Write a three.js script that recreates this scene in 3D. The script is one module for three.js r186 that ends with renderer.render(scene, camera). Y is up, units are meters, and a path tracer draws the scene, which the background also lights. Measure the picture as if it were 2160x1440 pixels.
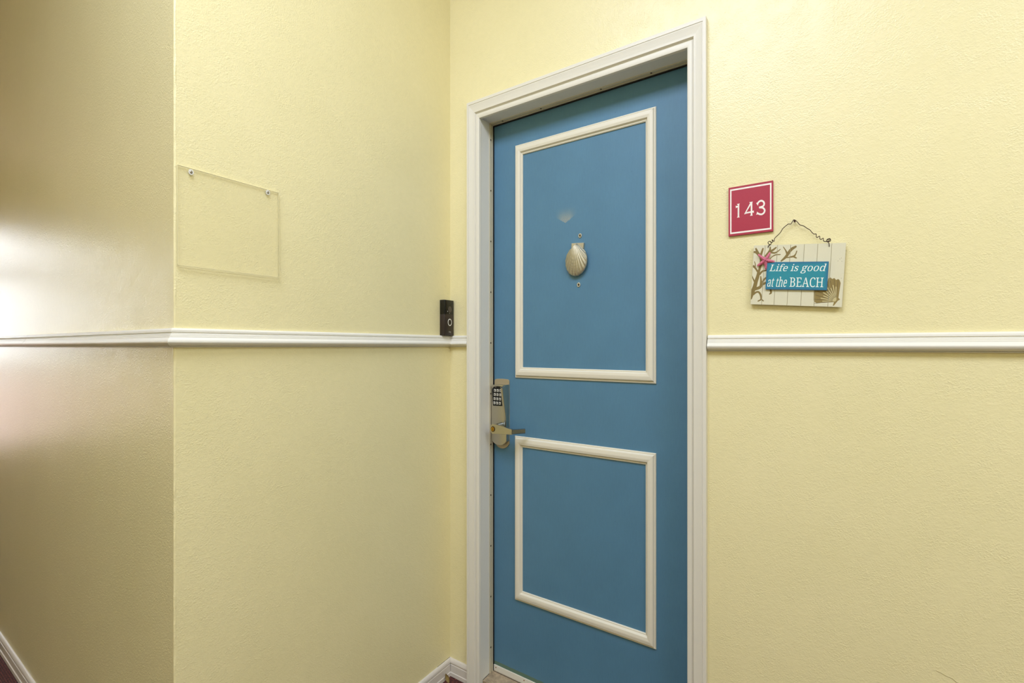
import * as THREE from 'three';
import { RoundedBoxGeometry } from 'three/addons/geometries/RoundedBoxGeometry.js';
import { mergeGeometries, mergeVertices, toCreasedNormals } from 'three/addons/utils/BufferGeometryUtils.js';
import { RectAreaLightUniformsLib } from 'three/addons/lights/RectAreaLightUniformsLib.js';

// ---------------------------------------------------------------- camera, sky, light, exposure
const scene = new THREE.Scene();
const renderer = new THREE.WebGLRenderer({ antialias: true });
renderer.toneMapping = THREE.LinearToneMapping;
renderer.toneMappingExposure = 1.0;
renderer.shadowMap.enabled = true;
RectAreaLightUniformsLib.init();

const TURN = 33.8 * Math.PI / 180;                       // the lens looks this far to the left of square-on to the door wall
const camera = new THREE.PerspectiveCamera(71.47, 1.5, 0.05, 60);
camera.position.set(0, 1.22, 1.345);
camera.lookAt(-Math.sin(TURN), 1.22, 1.345 - Math.cos(TURN));
camera.setViewOffset(2160, 1440, 0, -10, 2160, 1440);    // slight vertical shift of the lens, uprights stay upright

// pale overcast daylight, seen through the glazed door at the far left end of the corridor
scene.background = new THREE.Color(0.92, 0.95, 1.0);
scene.backgroundIntensity = 10;

// two added ceiling panels: one stands in for bounced flash, one is fill
const PANELS = [{ x: -0.45, y: 3.0, z: 1.5, w: 1.2, d: 0.9 }, { x: 1.5, y: 3.0, z: 1.5, w: 1.2, d: 0.9 }];
for (const P of PANELS) {
  const l = new THREE.RectAreaLight(new THREE.Color(0.68, 0.775, 1.0), 12.1, P.w, P.d);
  l.position.set(P.x, P.y - 0.04, P.z); l.lookAt(P.x, 0, P.z); l.name = 'ceiling_fill_glow';
  scene.add(l);
}

// ---------------------------------------------------------------- helpers
let seed = 20177;
const rnd = () => { seed = (seed * 1664525 + 1013904223) >>> 0; return seed / 4294967296; };
const clamp = (v, a, b) => Math.min(b, Math.max(a, v));
const sstep = (a, b, v) => { const t = clamp((v - a) / (b - a), 0, 1); return t * t * (3 - 2 * t); };

// tileable gradient noise: x, y in cells, period px, py in cells
const PERM = new Uint8Array(512);
{ const p = [...Array(256).keys()]; for (let i = 255; i > 0; i--) { const j = Math.floor(rnd() * (i + 1)); [p[i], p[j]] = [p[j], p[i]]; } for (let i = 0; i < 512; i++) PERM[i] = p[i & 255]; }
const GX = [], GY = []; for (let i = 0; i < 256; i++) { GX.push(Math.cos(i / 256 * 2 * Math.PI)); GY.push(Math.sin(i / 256 * 2 * Math.PI)); }
function pnoise(x, y, px, py, s = 0) {
  const xi = Math.floor(x), yi = Math.floor(y), fx = x - xi, fy = y - yi;
  const w = (a, p) => ((a % p) + p) % p;
  const x0 = w(xi, px), x1 = w(xi + 1, px), y0 = w(yi, py), y1 = w(yi + 1, py);
  const h = (a, b) => PERM[(PERM[(a + s) & 255] + b) & 255];
  const u = fx * fx * fx * (fx * (fx * 6 - 15) + 10), v = fy * fy * fy * (fy * (fy * 6 - 15) + 10);
  const d = (k, a, b) => GX[k] * a + GY[k] * b;
  const a = d(h(x0, y0), fx, fy), b = d(h(x1, y0), fx - 1, fy), c = d(h(x0, y1), fx, fy - 1), e = d(h(x1, y1), fx - 1, fy - 1);
  return (a + (b - a) * u + (c - a) * v + (a - b - c + e) * u * v) * 1.4;
}
function dataTex(n, m, fn, srgb, repeat) {
  const d = new Uint8Array(n * m * 4);
  for (let j = 0; j < m; j++) for (let i = 0; i < n; i++) {
    const c = fn(i, j), k = (j * n + i) * 4;
    const [r, g, b] = Array.isArray(c) ? c : [c, c, c];
    d[k] = clamp(r, 0, 255); d[k + 1] = clamp(g, 0, 255); d[k + 2] = clamp(b, 0, 255); d[k + 3] = 255;
  }
  const t = new THREE.DataTexture(d, n, m);
  t.wrapS = t.wrapT = THREE.RepeatWrapping; t.magFilter = THREE.LinearFilter; t.minFilter = THREE.LinearMipmapLinearFilter; t.generateMipmaps = true;
  if (srgb) t.colorSpace = THREE.SRGBColorSpace;
  if (repeat) t.repeat.set(repeat[0], repeat[1]);
  t.needsUpdate = true;
  return t;
}
function canvasTex(w, h, draw) {
  const c = document.createElement('canvas'); c.width = w; c.height = h;
  draw(c.getContext('2d'), w, h);
  const t = new THREE.CanvasTexture(c); t.colorSpace = THREE.SRGBColorSpace; t.magFilter = THREE.LinearFilter;
  return t;
}
const std = (o) => new THREE.MeshStandardMaterial(o);
const phys = (o) => new THREE.MeshPhysicalMaterial(o);

function outward(g) {                                     // make the faces of a closed geometry point outward
  const q = g.index ? g.toNonIndexed() : g, p = q.attributes.position; let v = 0;
  const a = new THREE.Vector3(), b = new THREE.Vector3(), c = new THREE.Vector3();
  for (let i = 0; i < p.count; i += 3) { a.fromBufferAttribute(p, i); b.fromBufferAttribute(p, i + 1); c.fromBufferAttribute(p, i + 2); v += a.dot(b.cross(c)); }
  if (v < 0) for (const n of Object.keys(q.attributes)) {
    const t = q.attributes[n], s = t.itemSize, r = t.array;
    for (let i = 0; i < p.count; i += 3) for (let k = 0; k < s; k++) { const x = r[(i + 1) * s + k]; r[(i + 1) * s + k] = r[(i + 2) * s + k]; r[(i + 2) * s + k] = x; }
  }
  return q;
}
// a length of moulding: profile points (a along 'across', b along 'out'), run from p0 to p1; ends cut by a and b
function moulding(prof, p0, p1, across, out, cut = {}) {
  const { a0 = 0, b0 = 0, a1 = 0, b1 = 0 } = cut;
  const A = new THREE.Vector3(...p0), B = new THREE.Vector3(...p1), D = B.clone().sub(A), L = D.length(); D.normalize();
  const X = new THREE.Vector3(...across), O = new THREE.Vector3(...out);
  const S = prof.map(([a, b]) => A.clone().addScaledVector(X, a).addScaledVector(O, b).addScaledVector(D, a0 * a + b0 * b));
  const E = prof.map(([a, b]) => B.clone().addScaledVector(X, a).addScaledVector(O, b).addScaledVector(D, a1 * a + b1 * b));
  const pos = [], uv = []; let w = 0;
  const put = (v, s, t) => { pos.push(v.x, v.y, v.z); uv.push(s, t); };
  for (let i = 0; i < prof.length; i++) {
    const j = (i + 1) % prof.length, l = Math.hypot(prof[j][0] - prof[i][0], prof[j][1] - prof[i][1]);
    put(S[i], 0, w); put(S[j], 0, w + l); put(E[j], L, w + l);
    put(S[i], 0, w); put(E[j], L, w + l); put(E[i], L, w); w += l;
  }
  const v2 = prof.map(([a, b]) => new THREE.Vector2(a, b)), cc = THREE.ShapeUtils.isClockWise(v2) ? -1 : 1;
  for (const t of THREE.ShapeUtils.triangulateShape(v2, [])) {
    const [i, j, k] = cc > 0 ? t : [t[0], t[2], t[1]];
    for (const q of [i, k, j]) put(S[q], prof[q][0], prof[q][1]);
    for (const q of [i, j, k]) put(E[q], prof[q][0], prof[q][1]);
  }
  const g = new THREE.BufferGeometry();
  g.setAttribute('position', new THREE.Float32BufferAttribute(pos, 3));
  g.setAttribute('uv', new THREE.Float32BufferAttribute(uv, 2));
  return toCreasedNormals(outward(g), 0.55);
}
function boxAt(x0, x1, y0, y1, z0, z1, r = 0) {
  const g = r ? new RoundedBoxGeometry(x1 - x0, y1 - y0, z1 - z0, 2, r) : new THREE.BoxGeometry(x1 - x0, y1 - y0, z1 - z0);
  return g.translate((x0 + x1) / 2, (y0 + y1) / 2, (z0 + z1) / 2);
}
function uvMetres(g) {                                     // uv in metres on each face, by the axis it faces
  const q = g.index ? g.toNonIndexed() : g; if (!q.attributes.normal) q.computeVertexNormals();
  const p = q.attributes.position, n = q.attributes.normal, uv = new Float32Array(p.count * 2);
  for (let i = 0; i < p.count; i++) {
    const ax = Math.abs(n.getX(i)), ay = Math.abs(n.getY(i)), az = Math.abs(n.getZ(i));
    const [u, v] = ay > ax && ay > az ? [p.getX(i), p.getZ(i)] : ax > az ? [p.getZ(i), p.getY(i)] : [p.getX(i), p.getY(i)];
    uv[i * 2] = u; uv[i * 2 + 1] = v;
  }
  q.setAttribute('uv', new THREE.BufferAttribute(uv, 2));
  return q;
}
function extrude(pts, depth, o = {}) {
  const s = pts instanceof THREE.Shape ? pts : new THREE.Shape(pts.map(([x, y]) => new THREE.Vector2(x, y)));
  return new THREE.ExtrudeGeometry(s, { depth, bevelEnabled: false, curveSegments: 16, ...o });
}
const used = {};
function numbered(n) { const k = used[n] = (used[n] ?? -1) + 1; return k ? n + '_' + String(k).padStart(3, '0') : n; }
function add(name, geo, mat, parent) {
  const m = new THREE.Mesh(geo, mat); m.castShadow = m.receiveShadow = true;
  m.name = parent ? name : numbered(name);
  (parent ?? scene).add(m);
  return m;
}
function thing(name, label, category, group) {
  const o = new THREE.Group(); o.name = numbered(name); o.userData = { label, category };
  if (group) o.userData.group = group;
  scene.add(o); return o;
}
function structure(o, label, category) { o.userData.kind = 'structure'; o.userData.label = label; o.userData.category = category; return o; }
function structGroup(name, label, category) { const o = new THREE.Group(); o.name = name; scene.add(o); return structure(o, label, category); }

// ---------------------------------------------------------------- materials
// hand-textured plaster under thick semi-gloss paint: flattened ridges over fine orange peel
const WALL_TILE = 0.92;
const wallBump = dataTex(2048, 2048, (i, j) => {
  const x = i / 2048, y = j / 2048;
  const big = pnoise(x * 92, y * 104, 92, 104, 17);
  const mid = pnoise(x * 214, y * 236, 214, 236, 41);
  const fine = pnoise(x * 395, y * 410, 395, 410, 77);
  const finest = pnoise(x * 700, y * 700, 700, 700, 99);
  const patch = 0.75 + 0.5 * pnoise(x * 19, y * 19, 19, 19, 5) + 0.3 * pnoise(x * 41, y * 41, 41, 41, 6);
  const grains = Math.pow(Math.max(0, mid + 0.15), 1.4) - 0.55 * Math.pow(Math.max(0, -mid - 0.2), 1.5);
  return 100 + patch * (95 * grains + 58 * fine + 24 * finest) + 34 * big;
}, false, [1 / WALL_TILE, 1 / WALL_TILE]);
const wallTint = dataTex(512, 512, (i, j) => {
  const x = i / 512, y = j / 512;
  const m = 0.5 * pnoise(x * 6, y * 6, 6, 6, 60) + 0.3 * pnoise(x * 17, y * 17, 17, 17, 61) + 0.35 * pnoise(x * 120, y * 120, 120, 120, 62);
  const k = 1 + 0.018 * m;
  return [238 * k, 227 * k, 178 * (1 + 0.03 * m)];
}, true, [1 / 1.9, 1 / 1.9]);
const M = {};
M.wall = std({ map: wallTint, roughness: 0.32, bumpMap: wallBump, bumpScale: 0.0008 });
M.ceiling = std({ color: 0xf2efe6, roughness: 0.9 });
const brush = dataTex(256, 256, (i, j) => 128 + 70 * pnoise(i / 256 * 10, j / 256 * 90, 10, 90, 14) + 40 * pnoise(i / 256 * 24, j / 256 * 128, 24, 128, 15), false, [4, 12]);
M.trim = std({ color: 0xe9e5da, roughness: 0.38, bumpMap: brush, bumpScale: 0.00012 });
M.casing = std({ color: 0xe4dfd2, roughness: 0.42, bumpMap: brush, bumpScale: 0.00012 });
M.jamb = std({ color: 0xe6e3da, roughness: 0.5, bumpMap: brush, bumpScale: 0.00012 });
M.base = std({ color: 0xd8d0c6, roughness: 0.4, bumpMap: brush, bumpScale: 0.0001 });
M.mould = std({ color: 0xe6dfcd, roughness: 0.42, bumpMap: brush, bumpScale: 0.00015 });
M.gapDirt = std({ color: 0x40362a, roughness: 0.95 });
M.rubber = std({ color: 0x141210, roughness: 0.85 });
M.strip = phys({ color: 0xcfc6ae, roughness: 0.45, metalness: 0.25 });
M.screwDark = std({ color: 0x4a4030, roughness: 0.5, metalness: 0.7 });
M.screwSteel = std({ color: 0x9a958a, roughness: 0.35, metalness: 0.9 });
M.washer = phys({ color: 0xe8e6de, roughness: 0.35 });

// brushed-on blue paint, with the grain of the brush and a few rubs
const doorMap = dataTex(768, 2048, (i, j) => {
  const x = i / 768, y = j / 2048;
  const grain = pnoise(x * 190, y * 60, 190, 60, 80) * 0.5 + pnoise(x * 380, y * 150, 380, 150, 81) * 0.4;
  const cloud = pnoise(x * 5, y * 12, 5, 12, 82) * 0.6 + pnoise(x * 13, y * 33, 13, 33, 83) * 0.4;
  const k = 1 + 0.030 * grain + 0.030 * cloud;
  let r = 84 * k, g = 128 * k, b = 157 * k;
  // pale rub where an older sign was peeled away, ragged lower edge
  const X = -1.045 + 0.735 * x, Y = 0.03 + 2.015 * y;
  const edge = 1.6335 + 0.003 * pnoise(x * 90, 3, 90, 9, 84) + 0.62 * Math.abs(X + 0.738);
  const rub = sstep(edge - 0.001, edge + 0.001, Y) * (1 - sstep(1.640, 1.692, Y)) * (1 - sstep(0.010, 0.044, Math.abs(X + 0.737)));
  const grit = 0.72 + 0.5 * pnoise(x * 380, y * 1000, 380, 1000, 85);
  const t = clamp(rub * grit * 0.8, 0, 1);
  r += (176 - r) * t; g += (166 - g) * t; b += (148 - b) * t;
  // the older green coat left along the bottom edge
  const gr = 1 - sstep(0.0555, 0.0570, Y + 0.0012 * pnoise(x * 40, 1, 40, 9, 86));
  r += (92 - r) * gr; g += (120 - g) * gr; b += (104 - b) * gr;
  // specks
  const sp = pnoise(x * 150, y * 400, 150, 400, 87); if (sp > 0.86) { const q = 0.2; r *= 1 - q; g *= 1 - q; b *= 1 - q; }
  return [r, g, b];
}, true);
const doorBump = dataTex(512, 1024, (i, j) => 128 + 60 * pnoise(i / 512 * 128, j / 1024 * 60, 128, 60, 90) + 60 * pnoise(i / 512 * 200, j / 1024 * 256, 200, 256, 91), false);
M.door = std({ map: doorMap, roughness: 0.5, bumpMap: doorBump, bumpScale: 0.00018 });
M.doorEdge = std({ color: 0x547f9c, roughness: 0.5 });

// loop carpet
const CARPET = 0.24;
const carpetMap = dataTex(256, 256, (i, j) => {
  const x = i / 256, y = j / 256, row = Math.floor(y * 40), w = (row % 2) * 0.5;
  const u = (x * 34 + w) % 1, v = (y * 40) % 1, d = Math.hypot((u - 0.5) * 1.0, (v - 0.5) * 1.2);
  const k = 0.62 + 0.5 * (1 - sstep(0.2, 0.62, d)) + 0.35 * pnoise(x * 34, y * 40, 34, 40, 30) + 0.25 * pnoise(x * 120, y * 120, 120, 120, 31);
  return [104 * k, 52 * k, 46 * k];
}, true, [1 / CARPET, 1 / CARPET]);
const carpetBump = dataTex(256, 256, (i, j) => {
  const x = i / 256, y = j / 256, row = Math.floor(y * 40), w = (row % 2) * 0.5;
  const u = (x * 34 + w) % 1, v = (y * 40) % 1, d = Math.hypot((u - 0.5) * 1.0, (v - 0.5) * 1.2);
  return 40 + 190 * (1 - sstep(0.1, 0.62, d)) + 30 * pnoise(x * 90, y * 90, 90, 90, 32);
}, false, [1 / CARPET, 1 / CARPET]);
M.carpet = std({ map: carpetMap, bumpMap: carpetBump, bumpScale: 0.004, roughness: 0.95 });
const stoneMap = dataTex(256, 256, (i, j) => {
  const x = i / 256, y = j / 256;
  const m = pnoise(x * 5, y * 5, 5, 5, 50) * 0.5 + pnoise(x * 14, y * 14, 14, 14, 51) * 0.4 + pnoise(x * 50, y * 50, 50, 50, 52) * 0.3;
  const vein = sstep(0.86, 0.98, 1 - Math.abs(pnoise(x * 7, y * 7, 7, 7, 53)) * 2);
  const k = 1 + 0.26 * m - 0.10 * vein; return [170 * k, 150 * k, 122 * k];
}, true, [5, 5]);
M.stone = std({ map: stoneMap, roughness: 0.55 });
M.nickel = std({ color: 0xc4beae, metalness: 1, roughness: 0.28 });
M.chrome = std({ color: 0x7d858c, metalness: 1, roughness: 0.2 });
M.plateTan = std({ color: 0xb8a98b, metalness: 0.55, roughness: 0.5 });
M.black = std({ color: 0x0c0b0c, roughness: 0.5 });
M.keys = std({ vertexColors: true, roughness: 0.4 });
M.brass = std({ color: 0xc9973a, metalness: 1, roughness: 0.3 });
M.led = std({ color: 0xf2f2ee, roughness: 0.3 });
const pewterBump = dataTex(256, 256, (i, j) => 128 + 90 * pnoise(i / 8, j / 8, 32, 32, 70) + 60 * pnoise(i / 3, j / 3, 85, 85, 71), false, [2, 2]);
M.pewter = std({ color: 0xc4bda8, metalness: 0.85, roughness: 0.42, bumpMap: pewterBump, bumpScale: 0.0003 });

// drawing data: painted coral and shell on the beach sign, hanging wire, digits (fractions of their boards)
const CORAL = [[[-0.002,0.888,0.027],[0.017,0.787,0.0324],[0.037,0.704,0.0324],[0.05,0.613,0.0297],[0.067,0.522,0.027],[0.073,0.456,0.0216],[0.087,0.373,0.0189],[0.095,0.291,0.0216],[0.095,0.225,0.0243],[0.087,0.184,0.0216],[0.059,0.15,0.0243],[0.026,0.058,0.0135]],[[0.089,0.159,0.0189],[0.108,0.061,0.0135]],[[0.053,0.15,0.0162],[0.023,0.116,0.0151],[-0.001,0.112,0.0135]],[[0.142,0.185,0.0135],[0.174,0.128,0.0162],[0.19,0.088,0.0151],[0.192,0.039,0.0097]],[[0.191,0.112,0.0135],[0.229,0.081,0.0151],[0.259,0.045,0.0097]],[[0.203,0.125,0.0135],[0.248,0.134,0.0119],[0.281,0.11,0.0086],[0.308,0.075,0.0054]],[[0.191,0.243,0.0065],[0.223,0.194,0.0076],[0.261,0.167,0.0086],[0.311,0.162,0.0065]],[[0.067,0.456,0.0135],[0.035,0.39,0.0135],[0.009,0.352,0.0162]],[[0.028,0.373,0.0108],[0.029,0.323,0.0076],[0.018,0.274,0.0054]],[[0.086,0.488,0.0162],[0.119,0.439,0.0135],[0.158,0.426,0.0097]],[[0.036,0.621,0.0135],[0.016,0.572,0.0097],[-0.002,0.514,0.0054]],[[0.05,0.737,0.0216],[0.096,0.711,0.0216],[0.128,0.66,0.0189],[0.173,0.627,0.0162]],[[0.107,0.702,0.0189],[0.109,0.612,0.0162],[0.102,0.529,0.0097]],[[0.127,0.619,0.0135],[0.147,0.57,0.0135],[0.172,0.541,0.0108]],[[0.031,0.828,0.0135],[0.058,0.794,0.0135],[0.087,0.789,0.0135],[0.109,0.825,0.0151],[0.121,0.882,0.0135],[0.119,0.915,0.0108],[0.088,0.942,0.0086]],[[0.122,0.907,0.0097],[0.149,0.935,0.0086]],[[0.227,0.756,0.0162],[0.232,0.796,0.0151],[0.216,0.821,0.0065]],[[0.327,0.269,0.0108],[0.369,0.213,0.0189],[0.39,0.173,0.0216],[0.404,0.134,0.0216],[0.435,0.078,0.0216],[0.477,0.04,0.0151]],[[0.389,0.157,0.0162],[0.37,0.101,0.0097],[0.34,0.039,0.0054]],[[0.386,0.217,0.0065],[0.43,0.206,0.0108],[0.467,0.191,0.013],[0.482,0.159,0.0086],[0.492,0.112,0.0076]],[[0.462,0.203,0.0108],[0.49,0.223,0.0097]]];
const FAN = [[0.956,0.9],[0.977,0.88],[0.959,0.854],[0.972,0.625],[0.96,0.58],[0.944,0.561],[0.925,0.577],[0.904,0.546],[0.884,0.562],[0.866,0.539],[0.846,0.551],[0.834,0.636],[0.797,0.714],[0.702,0.748],[0.706,0.904],[0.718,0.931],[0.739,0.947],[0.852,0.932],[0.917,0.924],[0.907,0.982],[0.919,0.978]];
const ONE = [[0.194,0.358],[0.204,0.372],[0.215,0.381],[0.213,0.395],[0.183,0.396],[0.165,0.386],[0.17,0.443],[0.186,0.434],[0.212,0.428],[0.212,0.617],[0.193,0.638],[0.263,0.637],[0.247,0.621],[0.249,0.376],[0.261,0.355]];
const FOUR = [[0.473,0.358],[0.556,0.357],[0.545,0.379],[0.545,0.546],[0.578,0.538],[0.578,0.589],[0.547,0.574],[0.545,0.62],[0.553,0.638],[0.491,0.637],[0.509,0.616],[0.509,0.577],[0.394,0.583],[0.368,0.594],[0.365,0.579],[0.493,0.381],[0.488,0.371]];
const HOLE = [[0.509,0.421],[0.509,0.546],[0.41,0.552]];
const DIGIT_3 = [[0.638,0.412],[0.658,0.42],[0.674,0.395],[0.709,0.37],[0.755,0.369],[0.795,0.399],[0.805,0.442],[0.78,0.48],[0.704,0.495],[0.775,0.511],[0.815,0.558],[0.805,0.607],[0.76,0.636],[0.709,0.63],[0.663,0.606],[0.636,0.611]];
const WIRE_L = [[0.166,0.043],[0.171,0.02],[0.188,-0.002],[0.201,-0.024],[0.192,-0.054],[0.174,-0.058],[0.163,-0.039],[0.174,-0.012],[0.194,-0.008],[0.202,-0.037],[0.188,-0.051],[0.207,-0.041],[0.216,-0.047],[0.207,-0.086],[0.231,-0.056],[0.234,-0.101],[0.248,-0.127],[0.278,-0.17],[0.299,-0.208],[0.319,-0.259],[0.352,-0.308],[0.382,-0.338],[0.404,-0.334],[0.42,-0.368],[0.432,-0.399],[0.443,-0.403]];
const WIRE_R = [[0.443,-0.403],[0.463,-0.384],[0.482,-0.357],[0.505,-0.318],[0.549,-0.293],[0.585,-0.256],[0.62,-0.222],[0.643,-0.183],[0.663,-0.157],[0.688,-0.153],[0.692,-0.106],[0.703,-0.099],[0.725,-0.117],[0.731,-0.073],[0.743,-0.063],[0.765,-0.081],[0.769,-0.041],[0.782,-0.028],[0.802,-0.027],[0.839,-0.032],[0.84,-0.056],[0.825,-0.069],[0.805,-0.058],[0.8,-0.033],[0.815,-0.017],[0.83,-0.044],[0.835,-0.069],[0.814,-0.051],[0.821,-0.02],[0.828,0.011],[0.832,0.054]];

// ---------------------------------------------------------------- the shell of the place
// door wall stands at z = 0, the return wall on its left at x = XC, the corridor wall beyond it at z = ZC
const XC = -1.1785, ZC = 0.899, TOP = 3.0;
const JL = -1.0365, JR = -0.3195, HEAD = 2.036;            // jamb faces and head of the door opening
const FARX = -7, RIGHTX = 2.3, FRONTZ = 2.6;

structure(add('floor', uvMetres(boxAt(FARX - 0.1, RIGHTX, -0.1, 0, -0.16, FRONTZ)), M.carpet), 'burgundy loop pile carpet on the corridor floor', 'floor');
structure(add('ceiling', boxAt(FARX - 0.1, RIGHTX, TOP, TOP + 0.1, -0.16, FRONTZ), M.ceiling), 'white ceiling above the corridor', 'ceiling');
{
  const g = extrude([[XC - 0.13, 0], [JL - 0.018, 0], [JL - 0.018, HEAD + 0.018], [JR + 0.018, HEAD + 0.018], [JR + 0.018, 0], [RIGHTX, 0], [RIGHTX, TOP], [XC - 0.13, TOP]], 0.16);
  structure(add('wall_back', uvMetres(g.translate(0, 0, -0.16)), M.wall), 'pale yellow textured wall around the blue door', 'wall');
  structure(add('wall_left', uvMetres(boxAt(XC - 0.13, XC, 0, TOP, 0, ZC - 0.004)), M.wall), 'pale yellow textured return wall with clear plastic sheet', 'wall');
  structure(add('wall_corridor', uvMetres(boxAt(FARX, XC - 0.004, 0, TOP, ZC - 0.13, ZC)), M.wall), 'glossy golden yellow corridor wall at far left', 'wall');
  structure(add('wall_front', uvMetres(boxAt(FARX, RIGHTX, 0, TOP, FRONTZ, FRONTZ + 0.1)), M.wall), 'yellow corridor wall behind the viewer', 'wall');
  structure(add('wall_right', uvMetres(boxAt(RIGHTX, RIGHTX + 0.1, 0, TOP, -0.16, FRONTZ)), M.wall), 'yellow wall at the right end of the corridor', 'wall');
  // rough plastered outer corner, a little uneven along its height
  const n = 520, arc = 7, pos = [], uv = [], idx = [];
  for (let i = 0; i <= n; i++) {
    const y = TOP * i / n;
    const r = 0.0045, bump = 0.0011 * pnoise(y * 34, 0.5, 999, 9, 8) + 0.0008 * pnoise(y * 120, 1.5, 999, 9, 18) * sstep(1.25, 0.85, y);
    for (let k = 0; k <= arc; k++) {
      const t = (k / arc) * Math.PI / 2, e = Math.sin(2 * t) * (bump + 0.0008);
      pos.push(XC - r + (r + e) * Math.cos(t), y, ZC - r + (r + e) * Math.sin(t)); uv.push(ZC + t * r, y);
    }
  }
  for (let i = 0; i < n; i++) for (let k = 0; k < arc; k++) { const a = i * (arc + 1) + k, b = a + arc + 1; idx.push(a, b, a + 1, a + 1, b, b + 1); }
  const cg = new THREE.BufferGeometry();
  cg.setAttribute('position', new THREE.Float32BufferAttribute(pos, 3)); cg.setAttribute('uv', new THREE.Float32BufferAttribute(uv, 2)); cg.setIndex(idx); cg.computeVertexNormals();
  add('corner_edge', cg, M.wall, scene.getObjectByName('wall_left'));
}

// far end of the corridor: a glazed exit door with a transom, daylight behind it
{
  const z0 = 0.98, z1 = 1.74, y1 = 2.03, y2 = 2.40;
  const g = extrude([[-FRONTZ, 0], [-z1 - 0.05, 0], [-z1 - 0.05, y2 + 0.05], [-z0 + 0.05, y2 + 0.05], [-z0 + 0.05, 0], [-ZC, 0], [-ZC, TOP], [-FRONTZ, TOP]], 0.1);
  g.rotateY(Math.PI / 2).translate(FARX - 0.1, 0, 0);
  structure(add('wall_end', uvMetres(g), M.wall), 'yellow end wall of the corridor with glazed exit door', 'wall');
  const d = structGroup('door_2', 'white glazed exit door with transom at far corridor end', 'door');
  const x0 = FARX - 0.075, x1 = FARX - 0.03;
  add('stile', boxAt(x0, x1, 0.01, y2, z0 - 0.048, z0, 0.003), M.casing, d);
  add('stile', boxAt(x0, x1, 0.01, y2, z1, z1 + 0.048, 0.003), M.casing, d);
  add('rail', boxAt(x0, x1, 0.01, 0.2, z0, z1, 0.003), M.casing, d);
  add('rail', boxAt(x0, x1, 1.93, y1, z0, z1, 0.003), M.casing, d);
  add('rail', boxAt(x0, x1, y2, y2 + 0.045, z0 - 0.048, z1 + 0.048, 0.003), M.casing, d);
  const glass = phys({ color: 0xffffff, transmission: 1, thickness: 0, roughness: 0.02, ior: 1.5 });
  add('pane', boxAt(x0 + 0.02, x0 + 0.026, 0.2, 1.93, z0, z1), glass, d);
  add('pane', boxAt(x0 + 0.02, x0 + 0.026, y1, y2, z0, z1), glass, d);
  add('push_bar', boxAt(x1, x1 + 0.04, 0.98, 1.03, z0 + 0.02, z1 - 0.02, 0.006), M.nickel, d);
}

// pinkish paving outside the exit door, under the open sky
structure(add('ground', boxAt(FARX - 30, FARX - 0.1, -0.12, -0.02, -14, 16), std({ color: 0xc4a8a4, roughness: 0.9 })), 'pinkish concrete paving outside the glazed exit door', 'paving');
// blistered crack in the paint low on the door wall
add('paint_crack', new THREE.TubeGeometry(new THREE.CatmullRomCurve3([[0.1895, 0.5285], [0.198, 0.5262], [0.206, 0.5228], [0.2135, 0.5218], [0.220, 0.5172], [0.229, 0.5148]].map(([x, y]) => new THREE.Vector3(x, y, 0.0001))), 40, 0.0008, 6), M.wall, scene.getObjectByName('wall_back'));

// ---------------------------------------------------------------- trim
// chair rail profile: height fraction, projection
function railProfile(y0, h) {
  const P = [[0, 0], [0, 0.004], [0.015, 0.0065], [0.045, 0.0068], [0.06, 0.005]];
  for (let i = 0; i <= 10; i++) { const t = -1.35 + (i / 10) * 2.35; P.push([0.30 + 0.22 * Math.sin(t), 0.0075 + 0.0115 * Math.cos(t)]); }
  P.push([0.52, 0.0128], [0.56, 0.0132], [0.575, 0.0122], [0.66, 0.0112], [0.69, 0.0098], [0.71, 0.0102], [0.745, 0.0072], [0.78, 0.0066], [0.80, 0.0088], [0.90, 0.0086], [0.985, 0.006], [1, 0.0035], [1, 0]);
  return P.map(([a, b]) => [y0 + a * h, b]);
}
const railA = railProfile(1.2175, 0.042), railB = railProfile(1.2065, 0.043);
const CASL = -1.0855, CASR = -0.2712, CASW = 0.0505, CASTOP = 2.0938, CASH = 0.063;
structure(add('trim_1', moulding(railA, [FARX, 0, ZC], [-2.3482, 0, ZC], [0, 1, 0], [0, 0, 1]), M.trim), 'white chair rail length furthest along glossy corridor wall', 'chair rail');
structure(add('trim_2', moulding(railA, [-2.3462, -0.0004, ZC], [XC, -0.0004, ZC], [0, 1, 0], [0, 0, 1], { b1: 1 }), M.trim), 'white chair rail on glossy corridor wall up to outer corner', 'chair rail');
structure(add('trim_3', moulding(railA, [XC, 0, ZC], [XC, 0, 0], [0, 1, 0], [1, 0, 0], { b0: -1, b1: 1 }), M.trim), 'white chair rail below clear plastic sheet on return wall', 'chair rail');
structure(add('trim_4', moulding(railA, [XC, -0.0004, 0], [CASL - 0.0003, -0.0004, 0], [0, 1, 0], [0, 0, 1], { b0: 1 }), M.trim), 'short piece of white chair rail between corner and door casing', 'chair rail');
structure(add('trim_5', moulding(railB, [CASR + 0.002, 0, 0], [RIGHTX, 0, 0], [0, 1, 0], [0, 0, 1]), M.trim), 'white chair rail on wall right of the blue door', 'chair rail');
const baseP = [[0, 0], [0, 0.0125], [0.013, 0.012], [0.0145, 0.0098], [0.040, 0.0094], [0.0415, 0.0066], [0.0445, 0.0066], [0.0465, 0.0096], [0.0525, 0.0094], [0.0585, 0.0060], [0.0605, 0.0024], [0.0605, 0]];
structure(add('baseboard_corridor', moulding(baseP, [FARX, 0, ZC], [XC, 0, ZC], [0, 1, 0], [0, 0, 1], { b1: 1 }), M.base), 'grooved white baseboard along the glossy corridor wall', 'baseboard');
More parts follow.
